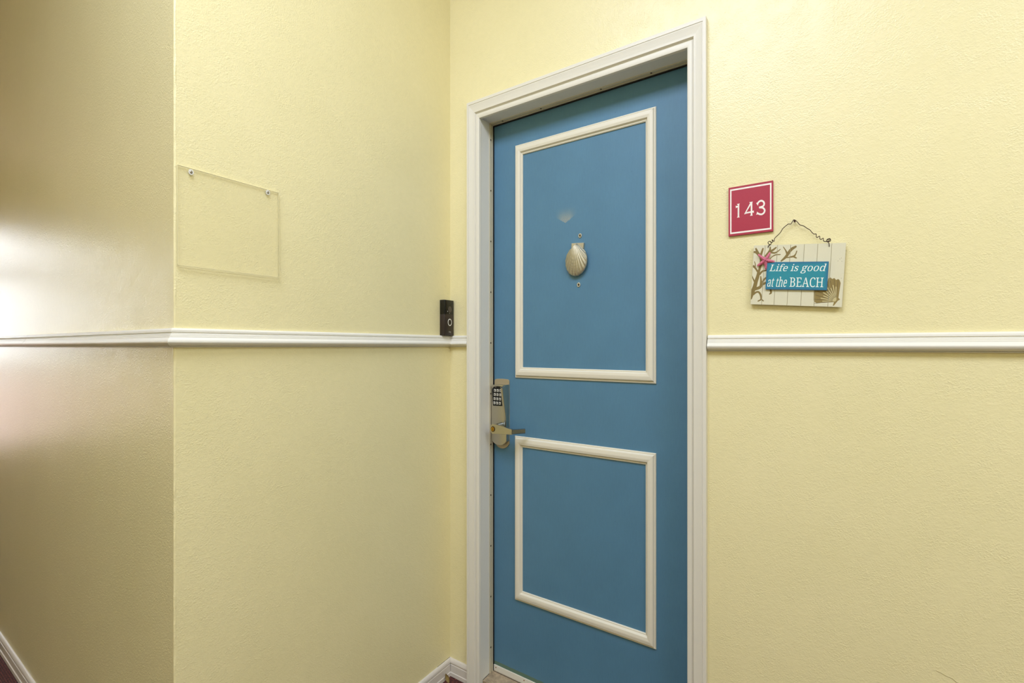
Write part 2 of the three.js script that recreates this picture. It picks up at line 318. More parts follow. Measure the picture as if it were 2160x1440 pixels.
structure(add('baseboard_left', moulding(baseP, [XC, 0, ZC], [XC, 0, 0], [0, 1, 0], [1, 0, 0], { b0: -1, b1: 1 }), M.base), 'grooved white baseboard under the return wall', 'baseboard');
structure(add('baseboard_back', moulding(baseP, [XC, -0.0003, 0], [CASL - 0.0003, -0.0003, 0], [0, 1, 0], [0, 0, 1], { b0: 1 }), M.base), 'short grooved baseboard between corner and door casing', 'baseboard');
structure(add('baseboard_right', moulding(baseP, [CASR + 0.001, 0, 0], [RIGHTX, 0, 0], [0, 1, 0], [0, 0, 1]), M.base), 'grooved white baseboard on wall right of the blue door', 'baseboard');

// door casing: fraction of width from the outer edge inward, projection
{
  const c = [[0, 0], [0, 0.0165], [0.02, 0.0180], [0.17, 0.0180], [0.184, 0.0163], [0.210, 0.0163], [0.225, 0.0176], [0.30, 0.0168], [0.40, 0.0150], [0.50, 0.0140], [0.58, 0.0142], [0.64, 0.0138], [0.675, 0.0115], [0.69, 0.0078], [0.735, 0.0074], [0.748, 0.0094], [0.80, 0.0098], [0.95, 0.0096], [0.99, 0.0086], [1, 0.007], [1, 0]];
  const leg = c.map(([a, b]) => [a * CASW, b]), head = c.map(([a, b]) => [a * CASH, b]), r = CASH / CASW;
  const o = structGroup('trim_6', 'stepped white casing framing the blue door', 'door casing');
  add('casing_leg', moulding(leg, [CASL, 0, 0], [CASL, CASTOP, 0], [1, 0, 0], [0, 0, 1], { a1: -r }), M.casing, o);
  add('casing_leg', moulding(leg, [CASR, 0, 0], [CASR, CASTOP, 0], [-1, 0, 0], [0, 0, 1], { a1: -r }), M.casing, o);
  add('casing_head', moulding(head, [CASL, CASTOP, 0], [CASR, CASTOP, 0], [0, -1, 0], [0, 0, 1], { a0: 1 / r, a1: -1 / r }), M.casing, o);
}
// door frame: jambs, stops with weatherstrip, screws, rubber seal
{
  const o = structGroup('door_frame', 'white painted jamb with screwed weatherstrip around the blue door', 'door frame');
  add('jamb', boxAt(JL - 0.018, JL, 0, HEAD + 0.018, -0.16, 0.0005), M.jamb, o);
  add('jamb', boxAt(JR, JR + 0.018, 0, HEAD + 0.018, -0.16, 0.0005), M.jamb, o);
  add('head_jamb', boxAt(JL, JR, HEAD, HEAD + 0.018, -0.16, 0.0005), M.jamb, o);
  const ws = [[0, 0], [0, 0.0022], [0.002, 0.003], [0.010, 0.0024], [0.0105, 0.0004], [0.0135, 0.0004], [0.014, 0.003], [0.019, 0.0034], [0.0215, 0.002], [0.0215, 0]];
  add('weatherstrip', moulding(ws, [JL, 0.021, -0.053], [JL, HEAD, -0.053], [0, 0, -1], [1, 0, 0], { b1: -1 }), M.strip, o);
  add('weatherstrip', moulding(ws, [JR, 0.021, -0.053], [JR, HEAD, -0.053], [0, 0, -1], [-1, 0, 0], { b1: -1 }), M.strip, o);
  add('weatherstrip', moulding(ws, [JL, HEAD, -0.053], [JR, HEAD, -0.053], [0, 0, -1], [0, -1, 0], { b0: 1, b1: -1 }), M.strip, o);
  add('rubber_seal', boxAt(JL, JL + 0.0044, 0.021, HEAD, -0.0797, -0.0748, 0.001), M.rubber, o);
  add('rubber_seal', boxAt(JR - 0.0032, JR, 0.021, HEAD, -0.0797, -0.0748, 0.001), M.rubber, o);
  add('rubber_seal', boxAt(JL + 0.0032, JR - 0.0032, HEAD - 0.0055, HEAD, -0.0797, -0.0748, 0.001), M.rubber, o);
  const sg = new THREE.SphereGeometry(0.0032, 10, 8).scale(1, 1, 0.45);
  for (let k = 0; k < 11; k++) { const s = add('screw', sg, M.screwDark, o); s.rotation.y = Math.PI / 2; s.position.set(JL + 0.0026, 0.115 + 0.1862 * k, -0.0595); }
  for (let k = 0; k < 4; k++) { const s = add('screw', sg, M.screwDark, o); s.rotation.x = Math.PI / 2; s.position.set(JL + 0.055 + 0.16 * k + (k > 1 ? 0.06 : 0), HEAD - 0.0026, -0.0595); }
}
structure(add('threshold', uvMetres(boxAt(JL, JR, 0, 0.021, -0.15, -0.012, 0.003)), M.stone), 'worn beige stone threshold under the blue door', 'threshold');

// ---------------------------------------------------------------- the blue door
const DZ = -0.08;
const door = structGroup('door_1', 'blue door with white panel mouldings, keypad lock and shell knocker', 'door');
{
  const slab = new THREE.BoxGeometry(0.735, 2.015, 0.042).translate(-1.045 + 0.3675, 0.03 + 1.0075, DZ - 0.021);
  const mats = [M.doorEdge, M.doorEdge, M.doorEdge, M.doorEdge, M.door, M.doorEdge];
  const s = add('door_panel', slab, mats, door);
  // bottom sweep
  const sw = add('door_sweep', boxAt(-1.0335, JR - 0.002, 0.0222, 0.0440, DZ, DZ + 0.004, 0.0012), M.casing, door);
  for (const x of [-1.0225, -0.90]) { const q = add('nail_head', new THREE.SphereGeometry(0.0022, 8, 6).scale(1, 1, 0.4), std({ color: 0x8a4a22, roughness: 0.8 }), door); q.position.set(x, 0.036, DZ + 0.0042); }
  // applied panel mouldings, mitred
  const pm = [[0, 0], [0, 0.003], [0.03, 0.0042], [0.09, 0.0046], [0.12, 0.0036], [0.15, 0.0052], [0.19, 0.0082]];
  for (let i = 0; i <= 8; i++) { const t = i / 8; pm.push([0.23 + 0.52 * t, 0.0100 + 0.0022 * Math.sin(Math.PI * (0.12 + 0.82 * t))]); }
  pm.push([0.80, 0.0074], [0.825, 0.0048], [0.85, 0.0040], [0.87, 0.0052], [0.93, 0.0050], [0.955, 0.0040], [0.97, 0.0044], [1, 0.0030], [1, 0]);
  const WV = 0.0315, WH = 0.0378, v = pm.map(([a, b]) => [a * WV, b]), h = pm.map(([a, b]) => [a * WH, b]);
  const hf = pm.map(([a, b]) => [(1 - a) * WH, b]), vf = pm.map(([a, b]) => [(1 - a) * WV, b]);
  for (const [x0, x1, y0, y1] of [[-0.9376, -0.4323, 1.1075, 1.9390], [-0.9390, -0.4323, 0.3115, 0.8988]]) {
    add('moulding', moulding(v, [x0, y0, DZ], [x0, y1, DZ], [1, 0, 0], [0, 0, 1], { a0: WH / WV, a1: -WH / WV }), M.mould, door);
    add('moulding', moulding(vf, [x1, y0, DZ], [x1, y1, DZ], [-1, 0, 0], [0, 0, 1], { a0: WH / WV, a1: -WH / WV }), M.mould, door);
    add('moulding', moulding(h, [x0, y1, DZ], [x1, y1, DZ], [0, -1, 0], [0, 0, 1], { a0: WV / WH, a1: -WV / WH }), M.mould, door);
    add('moulding', moulding(hf, [x0, y0, DZ], [x1, y0, DZ], [0, 1, 0], [0, 0, 1], { a0: WV / WH, a1: -WV / WH }), M.mould, door);
  }
}
// cast scallop-shell knocker
{
  const k = new THREE.Group(); k.name = 'door_knocker'; k.userData.label = 'cast pewter scallop shell knocker'; door.add(k);
  k.position.set(-0.6885, 1.5570, DZ); k.rotation.z = -0.075;
  add('hinge_plate', extrude([[-0.0215, 0.0015], [0.0205, 0.0015], [0.0205, -0.026], [-0.0215, -0.026]], 0.008, { bevelEnabled: true, bevelSize: 0.001, bevelThickness: 0.001, bevelSegments: 2 }), M.pewter, k);
  // outline: straight edges from the beak, tangent to a round margin
  const NF = 240, NR = 48, AC = 0.0458, RC = 0.0394, FM = Math.asin(RC / AC), pos = [], idx = [];
  const pt = (f, q) => {
    const phi = FM * Math.sin(f * Math.PI / 2), s = AC * Math.sin(phi);
    const rr = (AC * Math.cos(phi) + Math.sqrt(Math.max(0, RC * RC - s * s))) * (1 + 0.004 * Math.cos(phi * 44)) * q;
    const e = phi / FM, dome = Math.pow(Math.max(0, 1 - Math.pow(Math.abs(e), 2.4)), 0.55) * Math.pow(Math.sin(Math.PI * Math.min(1, Math.pow(q, 0.62))), 0.62);
    const rib = 0.0010 * Math.pow(q, 0.7) * Math.cos(phi * 44), ring = 0.0003 * Math.sin(q * q * 55) * q;
    return [rr * Math.sin(phi), -rr * Math.cos(phi) * 1.25, 0.011 + 0.019 * dome + (rib + ring) * Math.min(1, (1 - q) * 9 + 0.3)];
  };
  for (let i = 0; i <= NF; i++) for (let j = 0; j <= NR; j++) pos.push(...pt(-1 + 2 * i / NF, j / NR));
  const rim = pos.length / 3;
  for (let i = 0; i <= NF; i++) { const p = pt(-1 + 2 * i / NF, 1); pos.push(p[0], p[1], 0.0085); }
  const c = pos.length / 3; pos.push(0, -0.05, 0.0085);
  for (let i = 0; i < NF; i++) {
    for (let j = 0; j < NR; j++) { const a = i * (NR + 1) + j, b = a + NR + 1; idx.push(a, a + 1, b, b, a + 1, b + 1); }
    const e = i * (NR + 1) + NR, n = e + NR + 1; idx.push(e, rim + i, n, n, rim + i, rim + i + 1, rim + i, c, rim + i + 1);
  }
  const g = new THREE.BufferGeometry(); g.setAttribute('position', new THREE.Float32BufferAttribute(pos, 3)); g.setIndex(idx);
  const uv = []; for (let i = 0; i < pos.length / 3; i++) uv.push(pos[i * 3] * 12, pos[i * 3 + 1] * 12);
  g.setAttribute('uv', new THREE.Float32BufferAttribute(uv, 2)); g.computeVertexNormals();
  add('shell', g, M.pewter, k);
  add('striker', new THREE.CylinderGeometry(0.008, 0.009, 0.010, 20).rotateX(Math.PI / 2).translate(0, -0.075, 0.005), M.pewter, k);
  // old bolt sleeves above and below
  for (const [x, y] of [[-0.6835, 1.5842], [-0.6885, 1.4228]]) {
    const w = add('bolt_sleeve', new THREE.TorusGeometry(0.0044, 0.0019, 10, 28).scale(1, 1.25, 0.8), M.pewter, door); w.position.set(x, y, DZ + 0.001);
    const b = add('bolt', new THREE.SphereGeometry(0.0042, 12, 8).scale(1, 1.25, 0.35), M.screwDark, door); b.position.set(x, y, DZ + 0.001);
  }
}
// keypad lock with lever
{
  const k = new THREE.Group(); k.name = 'keypad_lock'; k.userData.label = 'satin nickel keypad lock with lever handle'; door.add(k);
  k.position.set(0, 0, DZ);
  const rr = (x0, x1, y0, y1, rt, db) => { const s = new THREE.Shape(); s.moveTo(x0, y0 + db); s.quadraticCurveTo(x0 + 0.012, y0, (x0 + x1) / 2, y0); s.quadraticCurveTo(x1 - 0.012, y0, x1, y0 + db); s.lineTo(x1, y1 - rt); s.quadraticCurveTo(x1, y1 - rt * 0.15, x1 - rt, y1 - rt * 0.12); s.quadraticCurveTo((x0 + x1) / 2, y1 + rt * 0.1, x0 + rt, y1 - rt * 0.12); s.quadraticCurveTo(x0, y1 - rt * 0.15, x0, y1 - rt); s.closePath(); return s; };
  add('backplate', extrude(rr(-1.029, -0.9645, 0.8469, 1.1006, 0.010, 0.020), 0.003, { bevelEnabled: true, bevelSize: 0.0005, bevelThickness: 0.0006, bevelSegments: 2 }), M.plateTan, k);
  add('lock_body', extrude(rr(-1.029, -0.9655, 0.8620, 1.0800, 0.014, 0.016), 0.0170, { bevelEnabled: true, bevelSize: 0.0012, bevelThickness: 0.0016, bevelSegments: 3 }).translate(0, 0, 0.003), M.nickel, k);
  // raised hood along the right of the keypad
  const hg = extrude([[0.915, 0.004], [0.915, 0.0212], [0.96, 0.0245], [1.0709, 0.046], [1.0806, 0.0255], [1.0806, 0.004]], 0.0072, { bevelEnabled: true, bevelSize: 0.0008, bevelThickness: 0.0008, bevelSegments: 2 });
  const P = hg.attributes.position; for (let i = 0; i < P.count; i++) { const y = P.getX(i), z = P.getY(i), x = P.getZ(i); P.setXYZ(i, -0.9716 + x, y, z); } hg.computeVertexNormals();
  add('keypad_hood', toCreasedNormals(outward(hg), 0.5), M.nickel, k);
  const top = extrude([[-1.024, 1.0735], [-0.999, 1.0768], [-0.972, 1.0745], [-0.972, 1.0800], [-0.999, 1.0810], [-1.024, 1.0785]], 0.008, { bevelEnabled: true, bevelSize: 0.0006, bevelThickness: 0.0006, bevelSegments: 2 }).translate(0, 0, 0.0205);
  add('keypad_visor', top, M.nickel, k);
  const kp = new THREE.Shape(); kp.moveTo(-1.0225, 1.0030); kp.lineTo(-0.9815, 1.0040); kp.lineTo(-0.9745, 1.062); kp.quadraticCurveTo(-0.976, 1.0730, -0.992, 1.0745); kp.quadraticCurveTo(-1.012, 1.0755, -1.0215, 1.0700); kp.quadraticCurveTo(-1.0275, 1.066, -1.0270, 1.056); kp.closePath();
  add('keypad_face', extrude(kp, 0.0012).translate(0, 0, 0.0215), M.black, k);
  const col = (g, r, gg, b) => { const n = g.attributes.position.count, a = new Float32Array(n * 3); for (let i = 0; i < n; i++) a.set([r, gg, b], i * 3); g.setAttribute('color', new THREE.BufferAttribute(a, 3)); return g; };
  const cap = new RoundedBoxGeometry(0.0078, 0.0096, 0.003, 3, 0.0014), ins = new RoundedBoxGeometry(0.0036, 0.0052, 0.0006, 2, 0.0002).translate(0, 0, 0.0016);
  const keyGeo = mergeGeometries([col(cap, 0.78, 0.75, 0.66), col(ins, 0.10, 0.09, 0.08)]);
  for (let r = 0; r < 4; r++) for (let c = 0; c < 3; c++) { const q = add('key', keyGeo, M.keys, k); q.position.set(-1.0124 - 0.0009 * r + 0.0121 * c, 1.0593 - 0.0152 * r, 0.0240); }
  for (const x of [-1.0092, -0.9885]) { const q = add('indicator_light', new THREE.SphereGeometry(0.0013, 10, 8), M.led, k); q.position.set(x, 1.0712, 0.0228); }
  // lever
  const hx = -0.9866, hy = 0.928;
  add('lever_neck', new THREE.CylinderGeometry(0.0125, 0.0155, 0.044, 32).scale(1, 1, 1.15).rotateX(Math.PI / 2).translate(hx, hy, 0.041), M.chrome, k);
  const ls = new THREE.Shape(); ls.moveTo(-0.909, 0.9325); ls.lineTo(hx + 0.004, hy + 0.0158);
  for (let i = 1; i <= 16; i++) { const t = Math.PI * (0.44 + 1.06 * i / 17); ls.lineTo(hx + 0.0128 * Math.cos(t), hy + 0.016 * Math.sin(t)); }
  ls.lineTo(-0.909, 0.9165); ls.closePath();
  add('lever', extrude(ls, 0.0095, { bevelEnabled: true, bevelSize: 0.0012, bevelThickness: 0.0015, bevelSegments: 3 }).translate(0, 0, 0.0605), M.nickel, k);
  const rt = [[0, -0.0078], [0, 0.0078]];
  const ret = moulding([[-0.0078, -0.0045], [-0.0078, 0.0045], [-0.006, 0.0062], [0.006, 0.0062], [0.0078, 0.0045], [0.0078, -0.0045], [0.006, -0.0055], [-0.006, -0.0055]], [-0.911, 0.9248, 0.0655], [-0.878, 0.9262, 0.033], [0, 1, 0], [0.70, 0, 0.71]);
  add('lever_return', ret, M.chrome, k);
  add('key_cylinder', new THREE.CylinderGeometry(0.0082, 0.0082, 0.004, 28).scale(1, 1, 1.2).rotateX(Math.PI / 2).translate(hx, hy, 0.0712), M.screwDark, k);
  add('keyway_plug', new THREE.CylinderGeometry(0.0062, 0.0066, 0.004, 24).scale(1, 1, 1.2).rotateX(Math.PI / 2).translate(hx, hy, 0.0722), M.brass, k);
  add('keyway', boxAt(hx - 0.0008, hx + 0.0008, hy - 0.005, hy + 0.003, 0.0738, 0.0746), M.black, k);
}

// ---------------------------------------------------------------- things on the walls
// number sign
{
  const o = thing('number_sign', 'red number sign reading 143 with thin white border', 'sign');
  const tex = canvasTex(512, 512, (c, w, h) => {
    c.fillStyle = '#ac2942'; c.fillRect(0, 0, w, h);
    for (let i = 0; i < 9000; i++) { c.fillStyle = `rgba(${rnd() > 0.5 ? '196,72,92' : '140,26,50'},0.16)`; c.fillRect(rnd() * w, rnd() * h, 2, 2); }
    c.strokeStyle = '#f3ebe4'; c.lineWidth = 0.033 * w; c.strokeRect(0.052 * w, 0.057 * h, 0.896 * w, 0.886 * h);
    c.fillStyle = '#f3ebe4';
    const poly = (P) => { P.forEach(([x, y], i) => i ? c.lineTo(x * w, y * h) : c.moveTo(x * w, y * h)); c.closePath(); };
    c.beginPath(); poly(ONE); c.fill();
    c.beginPath(); poly(FOUR); poly(HOLE); c.fill('evenodd');
    c.lineWidth = 0.036 * w; c.lineJoin = 'round'; c.lineCap = 'butt'; c.beginPath();
    const T = DIGIT_3.map(([x, y]) => new THREE.Vector2(x * w, y * h));
    const seg = (a, b) => { const s = new THREE.SplineCurve(T.slice(a, b)).getPoints(60); s.forEach((p, i) => i ? c.lineTo(p.x, p.y) : c.moveTo(p.x, p.y)); };
    seg(1, 9); seg(8, 15); c.stroke();
    c.beginPath(); poly([[0.628, 0.392], [0.660, 0.400], [0.684, 0.408], [0.668, 0.455], [0.650, 0.432]]); c.fill();
    c.beginPath(); poly([[0.650, 0.572], [0.640, 0.612], [0.626, 0.632], [0.668, 0.628], [0.684, 0.600]]); c.fill();
    c.beginPath(); poly([[0.690, 0.472], [0.712, 0.486], [0.712, 0.506], [0.696, 0.520]]); c.fill();
  });
  o.position.set(-0.1674, 1.5056, 0);
  const g = boxAt(-0.051, 0.051, 0, 0.126, 0.0002, 0.006);
  const side = std({ color: 0x8f2138, roughness: 0.5 }), face = std({ map: tex, roughness: 0.45 });
  const m = add('sign_plate', g, [side, side, side, side, face, side], o);
}
// hanging beach sign
{
  const o = thing('hanging_sign', 'cream plank sign with teal plaque reading Life is good at the BEACH', 'sign');
  o.position.set(-0.0674, 1.392, 0);
  const W = 0.1905, H = 0.1186, A = -3.9 * Math.PI / 180, Z0 = 0.0045;
  const bake = (g) => g.rotateZ(A).scale(1, 1.25, 1);
  const L = (u, v) => [(u - 0.5) * W, (0.5 - v) * H];
  const art = canvasTex(1536, 956, (c, w, h) => {
    c.fillStyle = '#ddd7bb'; c.fillRect(0, 0, w, h);
    for (let i = 0; i < 2500; i++) { c.fillStyle = `rgba(${rnd() > 0.5 ? '240,236,215' : '205,196,165'},0.18)`; c.fillRect(rnd() * w, rnd() * h, 3, 14); }
    const brown = '#7f6b3a';
    c.strokeStyle = brown; c.fillStyle = brown; c.lineCap = 'round'; c.lineJoin = 'round';
    for (const s of CORAL) {
      const cv = new THREE.CatmullRomCurve3(s.map(([u, v, q]) => new THREE.Vector3(u * w, v * h, q * w)));
      const n = s.length * 14; for (let i = 0; i <= n; i++) { const p = cv.getPoint(i / n); c.beginPath(); c.arc(p.x, p.y, Math.max(3, p.z * 0.72), 0, 7); c.fill(); }
    }
    c.beginPath(); FAN.forEach(([u, v], i) => i ? c.lineTo(u * w, v * h) : c.moveTo(u * w, v * h)); c.closePath(); c.fillStyle = '#8a7643'; c.fill();
    const hu = 0.936 * w, hv = 0.904 * h;
    // paler ribs toward the hinge and dark lines between them
    for (let i = 0; i < 9; i++) { const t = Math.PI * (0.985 + 0.062 * i), r = (0.135 + 0.02 * (i % 2)) * w; c.strokeStyle = '#c5b786'; c.lineWidth = 16; c.beginPath(); c.moveTo(hu + 12 * Math.cos(t), hv + 12 * Math.sin(t)); c.lineTo(hu + r * Math.cos(t), hv + r * Math.sin(t)); c.stroke(); }
    for (let i = 0; i < 10; i++) { const t = Math.PI * (0.955 + 0.062 * i), r = 0.225 * w * (i > 5 ? 0.92 : 1); c.strokeStyle = '#54452a'; c.lineWidth = 5; c.beginPath(); c.moveTo(hu + 0.035 * w * Math.cos(t), hv + 0.035 * w * Math.sin(t)); c.lineTo(hu + r * Math.cos(t), hv + r * Math.sin(t)); c.stroke(); }
    // gold dust in the brown print
    const d = c.getImageData(0, 0, w, h), p = d.data;
    for (let i = 0; i < p.length; i += 4) if (p[i] < 170) { const q = 0.82 + 0.42 * rnd(); p[i] *= q; p[i + 1] *= q; p[i + 2] *= q * 0.97; }
    c.putImageData(d, 0, 0);
    c.fillStyle = '#6b6350'; for (const [u, v] of [[0.93, 0.28], [0.97, 0.285], [0.962, 0.235], [0.948, 0.25], [0.975, 0.55]]) { c.beginPath(); c.arc(u * w, v * h, 4, 0, 7); c.fill(); }
  });
  const face = std({ map: art, roughness: 0.6 }), wood = std({ color: 0xcfc6a4, roughness: 0.7 }), groove = std({ color: 0xc6bd9b, roughness: 0.8 });
  const board = add('board', bake(boxAt(-W / 2 + 0.0006, W / 2 - 0.0006, -H / 2 + 0.0006, H / 2 - 0.0006, Z0, Z0 + 0.0055)), groove, o);
  const cutU = [0, 0.131, 0.274, 0.421, 0.571, 0.713, 0.857, 1];
  for (let i = 0; i < 7; i++) {
    const a = cutU[i] + (i ? 0.0016 : 0), b = cutU[i + 1] - (i < 6 ? 0.0016 : 0);
    const s = new THREE.Shape(); const [x0] = L(a, 0), [x1] = L(b, 0); s.moveTo(x0, -H / 2); s.lineTo(x1, -H / 2); s.lineTo(x1, H / 2); s.lineTo(x0, H / 2); s.closePath();
    const g = new THREE.ExtrudeGeometry(s, { depth: 0.0012, bevelEnabled: true, bevelSize: 0.0002, bevelOffset: -0.0002, bevelThickness: 0.0003, bevelSegments: 1 });
    const p = g.attributes.position, uv = g.attributes.uv; for (let k = 0; k < p.count; k++) uv.setXY(k, p.getX(k) / W + 0.5, p.getY(k) / H + 0.5);
    add('plank', bake(g.translate(0, 0, Z0 + 0.0055)), [face, wood], board);
  }
  // teal plaque with lettering
  const plq = canvasTex(1024, 440, (c, w, h) => {
    c.fillStyle = '#1e8a9c'; c.fillRect(0, 0, w, h);
    // airbrushed darker blue border of the print
    for (let i = 0; i < 60; i++) { const q = i / 60; c.strokeStyle = `rgba(32,88,140,${0.55 * Math.pow(1 - q, 2.2)})`; c.lineWidth = 2.2; c.strokeRect(i * 1.6, i * 1.35, w - i * 3.2, h - i * 2.7); }
    for (let i = 0; i < 7000; i++) { c.fillStyle = `rgba(${rnd() > 0.5 ? '90,200,205' : '20,100,130'},0.10)`; c.fillRect(rnd() * w, rnd() * h, 3, 3); }
    c.fillStyle = '#eef0ea'; c.strokeStyle = '#eef0ea'; c.textBaseline = 'alphabetic'; c.lineJoin = 'round';
    const put = (txt, font, x0, x1, y, sy, lw) => { c.save(); c.font = font; const m = c.measureText(txt).width; c.translate(x0 * w, y * h); c.scale((x1 - x0) * w / m, sy); c.fillText(txt, 0, 0); if (lw) { c.lineWidth = lw; c.strokeText(txt, 0, 0); } c.restore(); };
    put('Life is good', 'italic 150px serif', 0.040, 0.955, 0.335, 1.0, 0);
    put('at the', 'italic 160px serif', 0.018, 0.352, 0.900, 1.32, 0);
    put('BEACH', '160px serif', 0.395, 0.945, 0.895, 1.28, 0);
  });
  const [px0, py0] = L(0.168, 0.7425), [px1, py1] = L(0.838, 0.2905);
  const blue = std({ color: 0x1f5c86, roughness: 0.5 });
  const pg = boxAt(px0, px1, py0, py1, Z0 + 0.0072, Z0 + 0.0115);
  add('plaque', bake(pg), [blue, blue, blue, blue, std({ map: plq, roughness: 0.45 }), blue], o);
  // glittered pink starfish
  {
    const tips = [[0.059, 0.158], [0.197, 0.128], [0.256, 0.283], [0.1615, 0.41], [0.055, 0.35]].map(([u, v]) => L(u, v)), [cx, cy] = L(0.1475, 0.265);
    const n = 150, rings = 10, pos = [], col = [], idx = [];
    const T = tips.map(([x, y]) => ({ a: Math.atan2(y - cy, x - cx), r: Math.hypot(x - cx, y - cy) }));
    const rad = (t) => { let r = 0.0052; for (const k of T) { let d = Math.abs(t - k.a); d = Math.min(d, 2 * Math.PI - d); if (d < 1.3) r = Math.max(r, Math.min(0.0048 / (Math.sin(d) + 0.62 * 0.0048 * Math.cos(d) / k.r), k.r * (1 - 0.5 * d * d))); } return r; };
    for (let i = 0; i < n; i++) { const t = -Math.PI + 2 * Math.PI * i / n, R = rad(t); for (let j = 0; j <= rings; j++) { const q = j / rings, z = 0.0052 * Math.sqrt(Math.max(0, 1 - q * q)) * (1 - 0.45 * q) + 0.0004 * (rnd() - 0.5); pos.push(cx + R * q * Math.cos(t), cy + R * q * Math.sin(t), z); const s = rnd() > 0.8 ? 1.9 : 0.7 + 0.6 * rnd(); col.push(0.50 * s, 0.12 * s, 0.19 * s); } }
    for (let i = 0; i < n; i++) { const k = (i + 1) % n; for (let j = 0; j < rings; j++) { const a = i * (rings + 1) + j, b = k * (rings + 1) + j; idx.push(a, a + 1, b, b, a + 1, b + 1); } }
    const g = new THREE.BufferGeometry(); g.setAttribute('position', new THREE.Float32BufferAttribute(pos, 3)); g.setAttribute('color', new THREE.Float32BufferAttribute(col, 3)); g.setIndex(idx);
    bake(g.translate(0, 0, Z0 + 0.0110)); g.computeVertexNormals();
    const st = add('starfish', g, std({ vertexColors: true, roughness: 0.5 }), o); st.userData.label = 'glittery pink starfish';
    add('starfish_pad', bake(new THREE.CylinderGeometry(0.004, 0.004, 0.0045, 16).rotateX(Math.PI / 2).translate(cx, cy, Z0 + 0.0090)), std({ color: 0xb05a70, roughness: 0.7 }), o);
  }
  // twisted rusty hanging wire, threaded through the board
  const rust = std({ color: 0x3a2016, roughness: 0.6, metalness: 0.5 });
  const wire = (pts, name) => {
    const n = pts.length, v = pts.map(([u, vv, z], i) => { const [x, y] = L(u, vv); return new THREE.Vector3(x, y, z); });
    return bake(new THREE.TubeGeometry(new THREE.CatmullRomCurve3(v, false, 'centripetal'), n * 9, 0.00075, 7));
  };
  const lift = (P, coil, rev) => P.map(([u, v], i) => { const k = rev ? P.length - 1 - i : i; return [u, v, k === 0 ? Z0 + 0.0068 : k < coil ? Z0 + 0.0085 + 0.0016 * Math.sin(k * 2.1) : Z0 + 0.0085 - 0.0055 * clamp((k - coil) / (P.length - coil), 0, 1) + 0.0006 * Math.sin(k * 2.4)]; });
  add('hanging_wire', wire(lift(WIRE_L, 12, false)), rust, o);
  add('hanging_wire', wire(lift(WIRE_R, 12, true)), rust, o);
  const nl = thing('nail', 'small rusty nail holding the hanging wire of the beach sign', 'nail');
  nl.position.set(-0.0702, 1.5232, 0);
  add('nail_shank', new THREE.CylinderGeometry(0.0011, 0.0011, 0.009, 12).rotateX(Math.PI / 2).translate(0, 0, 0.0035), rust, nl);
  add('nail_head', new THREE.CylinderGeometry(0.0026, 0.0022, 0.0012, 16).scale(1, 1, 1.2).rotateX(Math.PI / 2).translate(0, 0, 0.0085), rust, nl);
}
// clear plastic sheet screwed to the return wall
{
  const o = thing('clear_plastic_sheet', 'empty clear plastic sheet screwed to the yellow return wall', 'plastic sheet');
  const acr = phys({ color: 0xffffff, transmission: 1, thickness: 0, roughness: 0.04, ior: 1.42 });
  const z0 = 0.6677, z1 = 0.8941, y0 = 1.3962, y1 = 1.6128;
  o.position.set(XC, y0, (z0 + z1) / 2);
  const hw = (z1 - z0) / 2, hh = y1 - y0;
  const g = boxAt(-0.0013, 0.0013, 0, hh, -hw, hw, 0.0006); g.rotateZ(0.016); g.translate(0.0068, 0, 0);
  add('sheet', g, acr, o);
  // thin strips whose pale colour paints in the light the clear edges catch
  const edgeGlint = std({ color: 0xe9dfb2, roughness: 0.7 });
  for (const [a, b2, c, d2] of [[-0.0009, 0, -hw, hw], [hh, hh + 0.0009, -hw, hw], [0, hh, -hw - 0.0009, -hw], [0, hh, hw, hw + 0.0009]])
    add('edge_highlight', boxAt(-0.0013, 0.0013, a, b2, c, d2).rotateZ(0.016).translate(0.0068, 0, 0), edgeGlint, o);
  for (const [z, y] of [[0.8683, 1.6048], [0.6958, 1.6063]]) {
    const s = add('screw', new THREE.SphereGeometry(0.0030, 14, 10).scale(0.5, 1.2, 1), M.screwSteel, o); s.position.set(0.0062, y - y0, z - (z0 + z1) / 2);
    add('washer', new THREE.CylinderGeometry(0.0048, 0.0052, 0.0010, 24).rotateZ(Math.PI / 2).scale(1, 1.2, 1).translate(-0.0006, 0, 0), M.washer, s);
    add('screw_shank', new THREE.CylinderGeometry(0.0012, 0.0012, 0.009, 10).rotateZ(Math.PI / 2).translate(-0.0042, 0, 0), M.screwDark, s);
  }
}
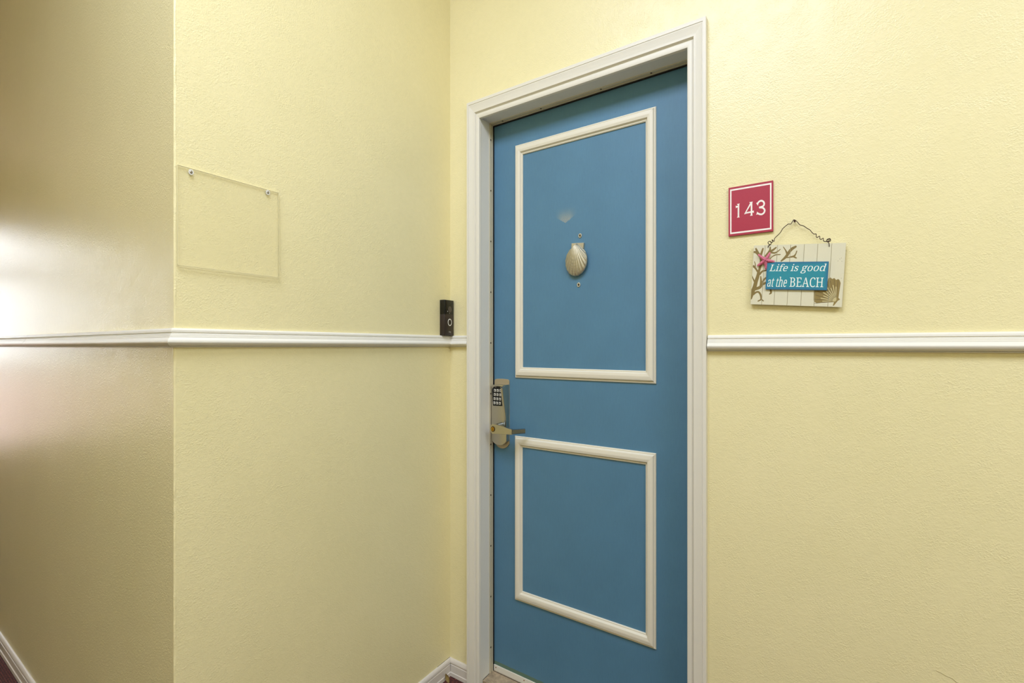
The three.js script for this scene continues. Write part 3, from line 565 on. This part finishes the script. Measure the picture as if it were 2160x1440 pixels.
// video doorbell in the corner
{
  const o = thing('video_doorbell', 'dark brown video doorbell with white ring button beside the door casing', 'doorbell');
  o.position.set(XC, 1.2605, 0.0300);
  const h = 0.1275, t = 0.0215, w = 0.0265;
  const brown = std({ color: 0x2a1d17, roughness: 0.42 }), gloss = std({ color: 0x070606, roughness: 0.16 });
  const prof = (y0, y1, tt) => { const s = new THREE.Shape(), r = 0.0045; s.moveTo(0, -w); s.lineTo(tt - r, -w); s.quadraticCurveTo(tt, -w, tt, -w + r); s.lineTo(tt, w - r); s.quadraticCurveTo(tt, w, tt - r, w); s.lineTo(0, w); s.closePath();
    const g = new THREE.ExtrudeGeometry(s, { depth: y1 - y0, bevelEnabled: true, bevelSize: 0.0005, bevelOffset: -0.0005, bevelThickness: 0.0005, bevelSegments: 2, curveSegments: 8 });
    return toCreasedNormals(g.rotateX(Math.PI / 2).scale(1, -1, 1).translate(0, y0, 0), 0.6); };
  const fixg = (g) => { const q = outward(g); q.computeVertexNormals(); return toCreasedNormals(q, 0.6); };
  add('faceplate', fixg(prof(0, 0.0752, t)), brown, o);
  add('camera_housing', fixg(prof(0.0756, h, t)), gloss, o);
  add('lens', new THREE.CylinderGeometry(0.0098, 0.0098, 0.0016, 32).rotateZ(Math.PI / 2).scale(1, 1.15, 1).translate(t + 0.0002, 0.0945, -0.0035), std({ color: 0x4a423a, roughness: 0.3 }), o);
  add('sensor_dot', new THREE.SphereGeometry(0.0013, 10, 8).scale(0.5, 1.2, 1).translate(t + 0.0001, 0.0868, 0.0082), M.led, o);
  add('sensor_dot', new THREE.SphereGeometry(0.0014, 10, 8).scale(0.5, 1.3, 1).translate(t + 0.0001, 0.0800, -0.0022), std({ color: 0x8c8780, roughness: 0.4 }), o);
  const ringGeo = new THREE.TorusGeometry(0.0095, 0.0013, 10, 44).rotateY(Math.PI / 2).scale(0.5, 1.22, 1).translate(t + 0.0001, 0.0470, -0.0035);
  const button = add('button', new THREE.CylinderGeometry(0.0082, 0.0082, 0.0008, 36).rotateZ(Math.PI / 2).scale(1, 1.22, 1).translate(t + 0.0002, 0.0470, -0.0035), std({ color: 0x241813, roughness: 0.35 }), o);
  add('button_ring', ringGeo, std({ color: 0xf0efea, roughness: 0.4 }), button);
  const lt = canvasTex(256, 128, (c, ww, hh) => { c.fillStyle = '#2a1d17'; c.fillRect(0, 0, ww, hh); c.fillStyle = '#a9a5a2'; c.font = 'bold 104px sans-serif'; c.textAlign = 'center'; c.textBaseline = 'middle'; c.fillText('ring', ww / 2, hh / 2 - 8); });
  const lm = std({ map: lt, roughness: 0.42 });
  add('lettering', new THREE.BoxGeometry(0.0150, 0.0088, 0.0006).rotateY(Math.PI / 2).translate(t - 0.00022, 0.0118, -0.0035), [brown, brown, brown, brown, lm, brown], o);
}
// curled dry leaf against the baseboard
{
  const o = thing('dry_leaf', 'small curled dry brown leaf on carpet against the baseboard', 'leaf');
  const n = 24, m = 10, pos = [], idx = [], uv = [], top = [];
  const P = (s, q, z) => { const w = 0.0075 * Math.pow(Math.sin(Math.PI * clamp(s * 0.94 + 0.04, 0, 1)), 0.8) * (1 - 0.25 * s); const a = q * 1.15; return [w * Math.sin(a), s * 0.036 - 0.004 * s * s, 0.0045 * (1 - Math.cos(a)) + 0.006 * s * s + z]; };
  for (const z of [0, 0.0006]) for (let i = 0; i <= n; i++) for (let j = 0; j <= m; j++) { pos.push(...P(i / n, -1 + 2 * j / m, z)); uv.push(i / n, j / m); }
  const K = (n + 1) * (m + 1);
  for (let i = 0; i < n; i++) for (let j = 0; j < m; j++) { const a = i * (m + 1) + j, b = a + m + 1; idx.push(a, b, a + 1, a + 1, b, b + 1, K + a, K + a + 1, K + b, K + a + 1, K + b + 1, K + b); }
  const edge = []; for (let i = 0; i <= n; i++) edge.push(i * (m + 1)); for (let j = 1; j <= m; j++) edge.push(n * (m + 1) + j); for (let i = n - 1; i >= 0; i--) edge.push(i * (m + 1) + m); for (let j = m - 1; j > 0; j--) edge.push(j);
  for (let i = 0; i < edge.length; i++) { const a = edge[i], b = edge[(i + 1) % edge.length]; idx.push(a, K + a, b, b, K + a, K + b); }
  const g = new THREE.BufferGeometry(); g.setAttribute('position', new THREE.Float32BufferAttribute(pos, 3)); g.setAttribute('uv', new THREE.Float32BufferAttribute(uv, 2)); g.setIndex(idx); g.computeVertexNormals();
  const lb = dataTex(64, 64, (i, j) => { const v = Math.abs(j - 32) < 2 ? 1.25 : 1, k = v * (1 + 0.25 * pnoise(i / 8, j / 8, 8, 8, 44)); return [150 * k, 128 * k, 76 * k]; }, true);
  const lm = add('leaf_blade', g, std({ map: lb, roughness: 0.75 }), o);
  // leans back against the baseboard
  const lean = new THREE.Quaternion().setFromUnitVectors(new THREE.Vector3(0, 1, 0), new THREE.Vector3(-0.010, 0.029, 0.003).normalize());
  lm.quaternion.copy(lean).multiply(new THREE.Quaternion().setFromAxisAngle(new THREE.Vector3(0, 1, 0), 0.75)); lm.scale.setScalar(1.15);
  add('leaf_stem', new THREE.TubeGeometry(new THREE.CatmullRomCurve3([[0, 0.001, 0], [0.002, 0.0008, 0.0015], [0.006, 0.0008, 0.001]].map((a) => new THREE.Vector3(...a))), 12, 0.0007, 6), std({ color: 0x5f4a26, roughness: 0.8 }), o);
  o.position.set(-1.1475, 0.0008, 0.0430);
}
// dirt caught in the joints of the trim near the floor
{
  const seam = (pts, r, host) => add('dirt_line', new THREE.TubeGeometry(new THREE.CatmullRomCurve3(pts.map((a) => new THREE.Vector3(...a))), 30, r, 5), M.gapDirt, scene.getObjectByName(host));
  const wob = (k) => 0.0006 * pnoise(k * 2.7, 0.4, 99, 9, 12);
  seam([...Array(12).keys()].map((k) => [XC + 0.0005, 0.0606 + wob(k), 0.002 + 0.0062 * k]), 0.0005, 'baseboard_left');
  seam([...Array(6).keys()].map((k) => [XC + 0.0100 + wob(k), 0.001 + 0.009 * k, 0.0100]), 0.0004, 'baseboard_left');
  seam([...Array(10).keys()].map((k) => [JL + 0.0005 + wob(k) * 0.5, 0.0213, -0.014 - 0.0068 * k]), 0.0007, 'threshold');
  seam([...Array(14).keys()].map((k) => [JL + 0.006 + 0.045 * k, 0.0212, -0.0742 + wob(k)]), 0.0011, 'threshold');
}
// bodies of the added ceiling panels, out of view
PANELS.forEach(({ x, z, w, d }, i) => {
  const o = thing('ceiling_fill_panel', i ? 'unseen ceiling panel added as fill towards the right end wall' : 'added ceiling panel standing in for bounced flash nearest the return wall', 'ceiling light', 'added ceiling fill panels');
  o.position.set(x, TOP, z);
  add('diffuser', boxAt(-w / 2, w / 2, -0.022, -0.016, -d / 2, d / 2), std({ color: 0xffffff, emissive: 0xfff6e8, emissiveIntensity: 1.2, roughness: 0.6 }), o);
  for (const [a, b, c, e] of [[-w / 2 - 0.03, w / 2 + 0.03, -d / 2 - 0.03, -d / 2], [-w / 2 - 0.03, w / 2 + 0.03, d / 2, d / 2 + 0.03], [-w / 2 - 0.03, -w / 2, -d / 2, d / 2], [w / 2, w / 2 + 0.03, -d / 2, d / 2]])
    add('frame', boxAt(a, b, -0.026, 0, c, e, 0.003), M.casing, o);
});
renderer.render(scene, camera);
